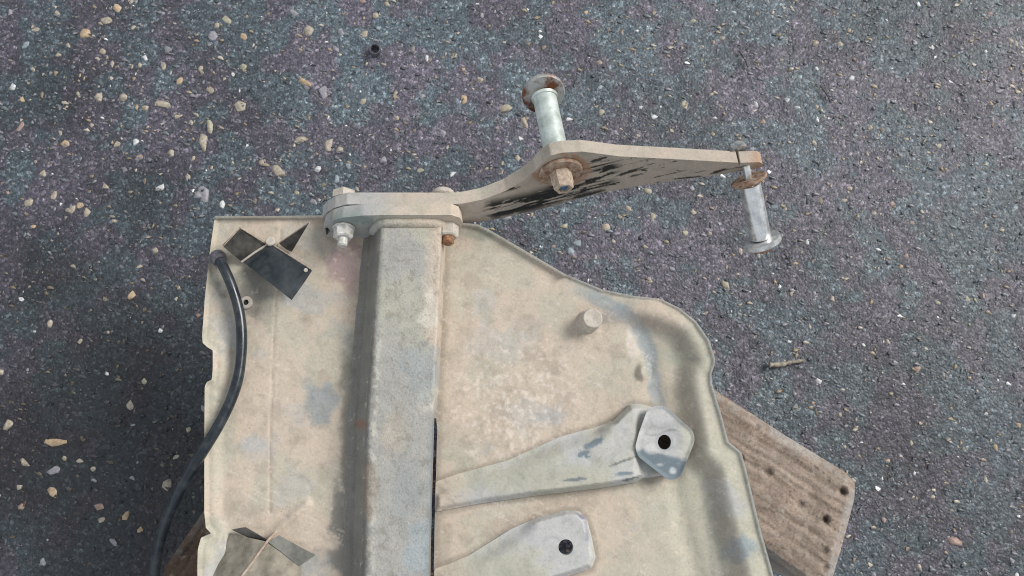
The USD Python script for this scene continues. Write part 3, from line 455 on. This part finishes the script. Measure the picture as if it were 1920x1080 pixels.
# ---------------------------------------------------------------- folded X brackets on the left side
def plate3(quad, t=0.0026, noisek=0.0):
    q = np.array([P(u, v, z) for u, v, z in quad]); n = np.cross(q[1] - q[0], q[2] - q[0]); n /= np.linalg.norm(n)
    if n[2] < 0: n = -n
    N = 9; rr = []
    if len(q) == 3: q = np.vstack([q, q[2:]])
    for a in np.linspace(0, 1, N):
        rr.append([(q[0] * (1 - a) + q[3] * a) * (1 - b) + (q[1] * (1 - a) + q[2] * a) * b + n * 0.0012 * math.sin(3 * a + 2 * b) for b in np.linspace(0, 1, N)])
    V, Fc = grid_mesh(rr); k = len(V); V2 = V - n * t; ring = list(range(N)) + [N * i + N - 1 for i in range(1, N)] + [N * N - 1 - i for i in range(1, N)] + [N * (N - 1 - i) for i in range(1, N - 1)]
    R = []
    for a, b in zip(ring, ring[1:] + ring[:1]): R += [(a, b, a + k), (b, b + k, a + k)]
    m = trimesh.Trimesh(np.vstack([V, V2]), np.vstack([Fc, Fc[:, ::-1] + k, R]), process=False); m.merge_vertices(); m.update_faces(m.nondegenerate_faces()); m.fix_normals(); return m
xb = obj('folded_bracket', plate3([(455, 490, Z0 + .004), (505, 455, Z0 + .006), (581, 503, Z0 + .040), (544, 560, Z0 + .036)]), 'dark_steel', guard, smooth=25, label='dark folded sheet bracket with splayed tabs in the top left corner')
obj('tab', plate3([(418, 462, Z0 + .026), (450, 427, Z0 + .030), (503, 459, Z0 + .006), (454, 491, Z0 + .004)]), 'dark_steel_and_shade', xb, smooth=25)
obj('tab', plate3([(523, 456, Z0 + .005), (580, 417, Z0 + .034), (566, 440, Z0 + .020), (547, 472, Z0 + .005)]), 'dark_steel_and_shade', xb, smooth=25)
obj('pin', disc(0.0046, -0.002, 0.0125, P(513, 458, Z0), (0, 0, 1), 20), 'dust_beige', xb)
obj('hole', disc(0.0018, 0.0, 0.0018, P(574, 507, Z0 + .0385), (0, 0, 1), 16, ch=0.0002), 'dust_beige', xb)
obj('fold_edge', tube([P(453, 491, Z0 + .006), P(478, 473, Z0 + .0075), P(505, 456, Z0 + .008)], 0.0011, 8), 'dust_beige', xb)
for e in ([(505, 455, Z0 + .0075), (581, 503, Z0 + .0412)], [(450, 427, Z0 + .031), (503, 459, Z0 + .007)], [(418, 462, Z0 + .027), (450, 427, Z0 + .031)], [(523, 456, Z0 + .006), (580, 417, Z0 + .035)]):
    a, b = P(*e[0]), P(*e[1]); obj('fold_edge', tube([a, (a * 2 + b) / 3, (a + 2 * b) / 3, b], 0.00055, 8), 'dusty_nut', xb)
RZ = [(446, 1090, .030), (475, 1052, .027), (500, 1016, .022)]
xb2 = obj('folded_bracket', plate3([(446, 1090, Z0 + .024), (500, 1016, Z0 + .018), (430, 999, Z0 + .0035), (396, 1085, Z0 + .007)]), 'shaded_dust_olive', guard, smooth=25, label='dust covered folded bracket at the lower left of the guard')
obj('tab', plate3([(502, 1016, Z0 + .018), (522, 1004, Z0 + .012), (592, 1040, Z0 + .002), (560, 1062, Z0 + .003)]), 'shaded_dust_grey', xb2, smooth=25)
obj('tab', plate3([(448, 1091, Z0 + .0235), (502, 1018, Z0 + .0175), (566, 1064, Z0 + .003), (560, 1135, Z0 + .003)]), 'shaded_dust_olive', xb2, smooth=25)
obj('tab', plate3([(434, 993, Z0 + .006), (462, 989, Z0 + .009), (503, 1013, Z0 + .019), (470, 1010, Z0 + .008)]), 'dark_steel_and_shade', xb2, smooth=25)  # dark plate standing in for the shade inside the fold
obj('fold_edge', tube([P(446, 1090, Z0 + .0248), P(475, 1052, Z0 + .0222), P(501, 1015, Z0 + .0188), P(518, 997, Z0 + .004)], np.array([.0010, .0010, .0012, .0014]), 10), 'dusty_nut', xb2)

# ---------------------------------------------------------------- bracket arm: a bent plate standing on edge
LEAN, ZR = math.radians(13), 0.235
ARM_PATH = [(560, 384), (620, 384), (700, 384), (780, 384), (850, 383), (900, 375), (950, 361), (1000, 346), (1050, 336), (1100, 330), (1200, 321), (1300, 312), (1440, 300)]
ap = np.array([P(u, v, ZR) for u, v in ARM_PATH])
from scipy.interpolate import PchipInterpolator
YC = PchipInterpolator(ap[:, 0], ap[:, 1], extrapolate=True); YD = YC.derivative()
def on_plate(u, v, off=0.0):
    """Point of the plate's front face seen at a pixel."""
    d = ray(u, v); lo, hi = np.full(d.shape[:-1], 0.5), np.full(d.shape[:-1], 1.2)
    f = lambda k: (CAM + d * k[..., None])[..., 1] - YC((CAM + d * k[..., None])[..., 0]) - math.tan(LEAN) * ((CAM + d * k[..., None])[..., 2] - ZR) + off
    for _ in range(50):
        mid = (lo + hi) / 2; g = f(mid) > 0; same = g == (f(lo) > 0); lo = np.where(same, mid, lo); hi = np.where(same, hi, mid)
    return CAM + d * lo[..., None]
def plate_n(x):     # unit normal of the front face, towards the photographer
    t = np.stack([np.ones_like(x), YD(x), 0 * x], -1); h = np.broadcast_to(np.array([0, math.tan(LEAN), 1.0]), t.shape); n = np.cross(t, h)
    n = n / np.linalg.norm(n, axis=-1, keepdims=True); return np.where(n[..., 1:2] > 0, -n, n)
def upright(ring_px, off, thick, step, holes_px=(), colour=None, name='arm', mat_='dusty_paint', parent=guard, **tags):
    ring = on_plate(*np.array(ring_px, float).T, off)[:, [0, 2]] * 1000; hs = [on_plate(*np.array(h, float).T, off)[:, [0, 2]] * 1000 for h in holes_px]
    pts, tri = sheet2d(ring, step, hs)
    x, z = pts[:, 0] / 1000, pts[:, 1] / 1000
    front = np.stack([x, YC(x) + math.tan(LEAN) * (z - ZR) - off, z], -1); back = front - plate_n(x) * thick
    mesh, s = slab(pts, tri, front, back, flip=False)
    pp = pix(mesh[0])
    return obj(name, mesh, mat_, parent, tint=colour(pp[:, 0], pp[:, 1], np.arange(len(pp)) < len(pts)), **tags)
ARM = [(604, 408), (612, 398), (628, 389), (650, 383), (700, 383), (780, 383), (862, 382), (905, 374), (950, 357), (985, 336), (1005, 319), (1018, 303), (1034, 291), (1056, 286), (1078, 285), (1090, 284), (1160, 293), (1240, 297), (1330, 302), (1384, 305), (1385.2, 309.6), (1387.6, 309.6), (1388, 305), (1424, 304), (1430, 307), (1430, 312), (1420, 316), (1392, 320),
       (1340, 329), (1270, 338), (1200, 348), (1140, 359), (1090, 371), (1040, 386), (1000, 396), (950, 407), (905, 415), (870, 419), (840, 414), (780, 414), (700, 414), (640, 416), (612, 416)]
def arm_c(u, v, front):
    c = np.tile(np.array((0.43, 0.37, 0.31)), (len(u), 1)); c = blend(c, GGREEN * .95, 0.7 * sm(fb(u, v, 70, 17), 0.5, 0.62)); c = blend(c, GREY * 0.95, 0.85 * (1 - sm(u + 60 * (fb(u, v, 20, 5) - .5), 690, 760)))
    c = blend(c, np.array((0.37, 0.31, 0.255)), 0.6 * sm(u, 900, 980))
    ca, sa = math.cos(-0.24), math.sin(-0.24); a = (u - 1030) * ca + (v - 352) * sa; b = -(u - 1030) * sa + (v - 352) * ca
    st = meshkit.fbm(np.stack([a / 40, b / 2.6, 0 * a], -1), 4, 5); blk = meshkit.fbm(np.stack([a / 70, b / 14, 0 * a + 3.1], -1), 3, 6)
    low = np.interp(a, [-135, -100, -40, 20, 80, 140], [12, 16, 18, 14, 6, 0]); zone = (1 - sm(np.abs(b - low), 9, 26)) * sm(a, -140, -110) * (1 - sm(a, 90, 150))
    w1 = zone * sm(blk + 0.30 * zone * (1 - sm(a, -10, 70)), 0.46, 0.54) * sm(st, 0.34, 0.44)
    zone2 = (1 - sm(np.hypot((a - 70) / 75, (b + 4) / 30), 0.55, 1.1)); w2 = zone2 * sm(st, 0.48, 0.53)
    zone3 = np.clip(1 - sm(np.hypot((a + 70) / 60, (b + 20) / 9), 0.6, 1.1), 0, 1); w3 = zone3 * sm(st, 0.55, 0.6)
    w4 = sm(st, 0.66, 0.69) * sm(u, 1100, 1150) * 0.8
    w = np.clip(w1 + w2 + w3 + w4, 0, 1) * front
    c = blend(c, np.array((0.016, 0.016, 0.015)), w)
    for cu, cv, L, w_, an in [(1180, 322, 34, 3.0, -0.33), (1207, 319, 8, 2, 0), (1272, 320, 5, 2, 0), (1345, 322, 22, 3, -0.3), (1290, 333, 32, 2, -0.1), (1100, 365, 40, 4, -0.25), (940, 355, 20, 3, -0.3), (1120, 300, 22, 3, -0.3)]:
        x = ((u - cu) * math.cos(an) + (v - cv) * math.sin(an)) / L; y = (-(u - cu) * math.sin(an) + (v - cv) * math.cos(an)) / w_
        c = blend(c, np.array((0.02, 0.02, 0.018)), 0.95 * front * (1 - sm(np.hypot(x, y) + 0.8 * (fb(u, v, 5, 8, 2) - .5), 0.6, 1.0)))
    c = blend(c, np.array((0.33, 0.18, 0.10)), 0.8 * front * np.clip(1 - sm(np.abs(np.hypot((u - 1050) / 48, (v - 318) / 27) - 1.02), 0.05, 0.3), 0, 1) * sm(fb(u, v, 14, 4), 0.4, 0.6))
    c = blend(c, np.array((0.35, 0.19, 0.10)), 0.6 * sm(u, 1395, 1425)); return c
arm = upright(ARM, 0.0, 0.0125, 1.15, [oval(1398, 313, 7, 3.6, 16)], arm_c, 'bracket_arm', label='bent steel bracket arm bolted across the rail end with scraped black paint')
# flange welded on the rail end, in front of the arm
FL = [(606, 436), (609, 424), (622, 414), (642, 408), (680, 404), (720, 403), (790, 403), (846, 403), (862, 408), (868, 418), (866, 428), (850, 431), (780, 438), (700, 452), (660, 452), (622, 452), (612, 447)]
NOTCH = [(609.5, 428), (614, 426), (620, 433.5), (612, 442)]
def fl_c(u, v, front):
    c = np.tile(BEIGE, (len(u), 1)); c = blend(c, GREY * 0.9, 1 - sm(u + 50 * (fb(u, v, 20, 5) - .5), 690, 780)); c = blend(c, np.array((0.19, 0.24, 0.22)), 0.75 * blob(u, v, 665, 412, 50, 10, 2)); return blend(c, GGREEN, 0.5 * sm(fb(u, v, 30, 8), .5, .6))
NF = plate_n(np.array(P(740, 400, ZR)[0])); OFF = 0.0118 + 0.0
upright(FL, OFF + 0.0018, 0.0118, 1.3, [NOTCH], fl_c, 'rail_flange')
# weld bead between flange and rail end
wl = [on_plate(np.array(float(u)), np.array(float(v)), OFF) + NF * 0.003 for u, v in [(700, 428), (716, 413), (730, 411), (770, 411), (815, 412), (828, 416), (832, 430)]]
wp = spline(wl, 90); wr = 0.0054 + 0.0010 * (meshkit.noise(np.stack([np.arange(90) / 7, np.zeros(90), np.zeros(90)], -1)) - .5); wm = tube(wp, wr, 14); wq = pix(wm.vertices); obj('weld_bead', wm, 'gritty_paint', guard, tint=fl_c(wq[:, 0], wq[:, 1], None))

def fastener(p, n, parts, parent=guard):
    """parts: (name, kind, radius, from, to, material, inner radius); the first is the part, the others its sub-parts."""
    first = None
    for name, kind, r, a, b, m_, ri in parts:
        g = hexnut(r, a, b, p, n, ri) if kind == 'hex' else disc(r, a, b, p, n, 32, ri, min(0.0012, 0.3 * abs(b - a)))
        o = obj(name, g, m_, parent if first is None else first, smooth=35); first = first or o
    return first
pl = lambda u, v, off: on_plate(np.array(float(u)), np.array(float(v)), off)
pa = pl(645, 426, OFF + 0.002)
fastener(pa, NF, [('flange_bolt', 'disc', 0.0045, -0.03, 0.0200, 'white_zinc_nut', 0), ('washer', 'disc', 0.0104, 0.0, 0.0022, 'white_zinc_nut', 0.004), ('nut', 'hex', 0.0092, 0.0022, 0.0118, 'white_zinc_nut', 0.004), ('head', 'hex', 0.0100, -0.0345, -0.0265, 'dust_beige', 0)])
pb = pl(841, 424, OFF + 0.002)
fastener(pb, NF, [('flange_bolt', 'disc', 0.0056, -0.03, 0.0185, 'rust', 0), ('nut', 'hex', 0.0094, 0.0, 0.0120, 'dust_beige', 0.004)])
pc = pl(828, 384, 0.0); fastener(pc - NF * 0.0122 + np.array([0, 0, -0.0118]), -NF, [('bolt_head', 'disc', 0.0105, 0.0, 0.006, 'dust_beige', 0)])
pd = pl(640, 392, 0.0); fastener(pd - NF * 0.0122 + np.array([0, 0, -0.007]), -NF, [('bolt_head', 'hex', 0.0115, 0.0, 0.0085, 'dust_beige', 0)])

# long spacer bolt fixed through the middle of the arm
pm = pl(1050, 319, 0.0); nm = plate_n(np.array(pm[0])); bk = -nm
def along_to(p, d, vt):
    L = np.linspace(0, 0.25, 2000); q = pix(p + L[:, None] * d); return L[np.argmin(np.abs(q[:, 1] - vt))]
L = along_to(pm, bk, 178)
spacer = obj('spacer_bolt', lathe([(0.004, 0.0127), (0.0108, 0.0127), (0.0112, 0.0133), (0.0112, L - 0.0055), (0.0122, L - 0.005), (0.0126, L - 0.0022), (0.0108, L - 0.0012), (0.004, L - 0.001)], pm, bk, 40), 'zinc_sleeve', guard, smooth=35, label='pale galvanised spacer sleeve standing behind the arm with large rusty disc')
tilt = bk + 0.42 * np.array([0, 0, -1.0]) + np.array([-0.06, 0, 0]); tilt /= np.linalg.norm(tilt)
obj('disc', lathe([(0.003, L), (0.0195, L), (0.0206, L + 0.0012), (0.0206, L + 0.004), (0.019, L + 0.0052), (1e-5, L + 0.0052)], pm + bk * L - tilt * L, tilt, 48), 'rusty_disc', spacer, smooth=40)
obj('washer', disc(0.0202, 0.0004, 0.0042, pm, nm + np.array([0, -0.03, 0.02]), 44, 0.005, 0.0010), 'rusty_washer', spacer, smooth=40)
obj('nut', lathe([(0.0052, 0.0042), (0.0106, 0.0042), (0.0100, 0.0055), (0.0100, 0.014), (0.0092, 0.0160), (0.0090, 0.0195), (0.0080, 0.0205), (0.0058, 0.0205), (0.0056, 0.012)], pm, nm, 6, 0.3), 'dusty_nut', spacer, smooth=30)
obj('bolt_end', lathe([(0.0056, 0.010), (0.0056, 0.0165), (0.0050, 0.0175), (1e-5, 0.0175)], pm, nm, 24), 'blue_thread', spacer, smooth=35)

# ---------------------------------------------------------------- loose bolt hanging in the end of the arm
ph = pl(1399, 313, 0.0)
dep = float((ph - CAM) @ FWD); end = CAM + ray(1428., 456.) * (dep + 0.026); ax = (end - ph) / np.linalg.norm(end - ph)
at_v = lambda v: along_to(ph, ax, v)
Lw, Ls0, Ls1, Le = at_v(337), at_v(346), at_v(446), at_v(454)
hang = thing('spacer_bolt', ph, label='bright loose spacer bolt hanging from the free right end of the bracket arm', cat='bolt')
obj('shank', disc(0.0038, -0.002, Le, ph, ax, 24), 'steel_sleeve', hang, smooth=35)
hn = plate_n(np.array(ph[0])); hd = pl(1390, 306, 0.0) - hn * 0.0135
obj('head', hexnut(0.0086, 0.0, 0.0075, hd, -hn - 0.25 * RIGHT), 'dull_steel', hang, smooth=30)
wax = ax + 0.14 * RIGHT; obj('washer', disc(0.0172, -0.0012, 0.0016, ph + ax * Lw, wax, 44, 0.0042, 0.0008), 'rusty_washer', hang, smooth=40)
obj('sleeve', lathe([(0.0042, Ls0), (0.0096, Ls0), (0.0102, Ls0 + .0006), (0.0102, Ls1 - .0006), (0.0098, Ls1), (0.0042, Ls1)], ph, ax, 44), 'steel_sleeve', hang, smooth=35)
plain('bright_disc', (0.42, 0.42, 0.41), (0.74, 0.74, 0.72), 0.36, 0.75, scale=140)
obj('end_disc', lathe([(0.0042, .0003), (0.0170, .0003), (0.0186, .0016), (0.0186, .0056), (0.0172, .0070), (1e-5, .0070)], ph + ax * Ls1, ax + 0.10 * RIGHT + 0.06 * FWD, 48), 'bright_disc', hang, smooth=40)
obj('nut', hexnut(0.0095, Ls1 + .007, Ls1 + .0135, ph, ax), 'rust', hang, smooth=30)

# ---------------------------------------------------------------- rubber hose
hp = [(404, 478, Z0 + .006), (413, 490, Z0 + .012), (427, 518, Z0 + .014), (441, 556, Z0 + .013), (451, 600, Z0 + .012), (453, 650, Z0 + .011), (448, 700, Z0 + .011), (436, 742, Z0 + .012), (418, 782, Z0 + .014), (392, 828, Z0 + .016), (364, 872, Z0 + .010), (338, 918, Z0 - .004), (316, 966, Z0 - .024), (300, 1015, Z0 - .045), (291, 1065, Z0 - .066), (288, 1110, Z0 - .085), (292, 1180, Z0 - .12)]
hose = spline([P(*a) for a in hp], 120)
hz = thing('rubber_hose', hose[0], label='black rubber hose curving over the left edge of the guard', cat='hose')
obj('outer_tube', tube(hose, 0.0049 + 0.0004 * (meshkit.noise(np.stack([np.arange(120) / 6, np.zeros(120), np.zeros(120)], -1)) - .5), 20), 'black_rubber', hz, smooth=60)
obj('grommet', lathe([(0.0045, -0.004), (0.0072, -0.004), (0.0078, 0.0), (0.0066, 0.004), (0.0045, 0.0045)], hose[3], hose[6] - hose[2], 24), 'ring_rubber', hz, smooth=50)

# ---------------------------------------------------------------- litter on the asphalt
c = P(703, 92, 0.006); g0 = ground_z(c[0], c[1])
tag(obj('rubber_ring', lathe([(0.0054, 0.0), (0.0068, 0.0), (0.0072, 0.001), (0.0072, 0.0085), (0.0068, 0.0092), (0.0058, 0.0092), (0.0054, 0.0085), (0.0054, 0.0)], (c[0], c[1], g0 - 0.0005), (0.03, -0.08, 1), 32), 'ring_rubber', smooth=35), label='small dark open ring lying on the asphalt near the top', cat='ring')
tw = [P(u, v, 0.004) for u, v in [(1443, 684), (1460, 684), (1480, 680), (1506, 676)]]
tag(obj('twig', tube(spline(tw, 24), np.linspace(0.0030, 0.0022, 24) + 0.0004 * RNG.normal(size=24), 9), 'dry_twig', smooth=50), label='pale dry twig on the asphalt right of the guard', cat='twig')
for a, b, lab in [((1538, 162), (1557, 191), 'short black bristle on the asphalt toward the upper right'), ((1386, 96), (1402, 126), 'thin black bristle on the asphalt above the arm tip'), ((1470, 476), (1482, 494), 'tiny black bristle just below the loose bolt')]:
    q = [P(a[0], a[1], 0.003), P((a[0] + b[0]) / 2 + 2, (a[1] + b[1]) / 2, 0.0045), P(b[0], b[1], 0.003)]
    tag(obj('bristle', tube(spline(q, 12), 0.00075, 6), 'black_bristle', smooth=60), label=lab, cat='bristle')
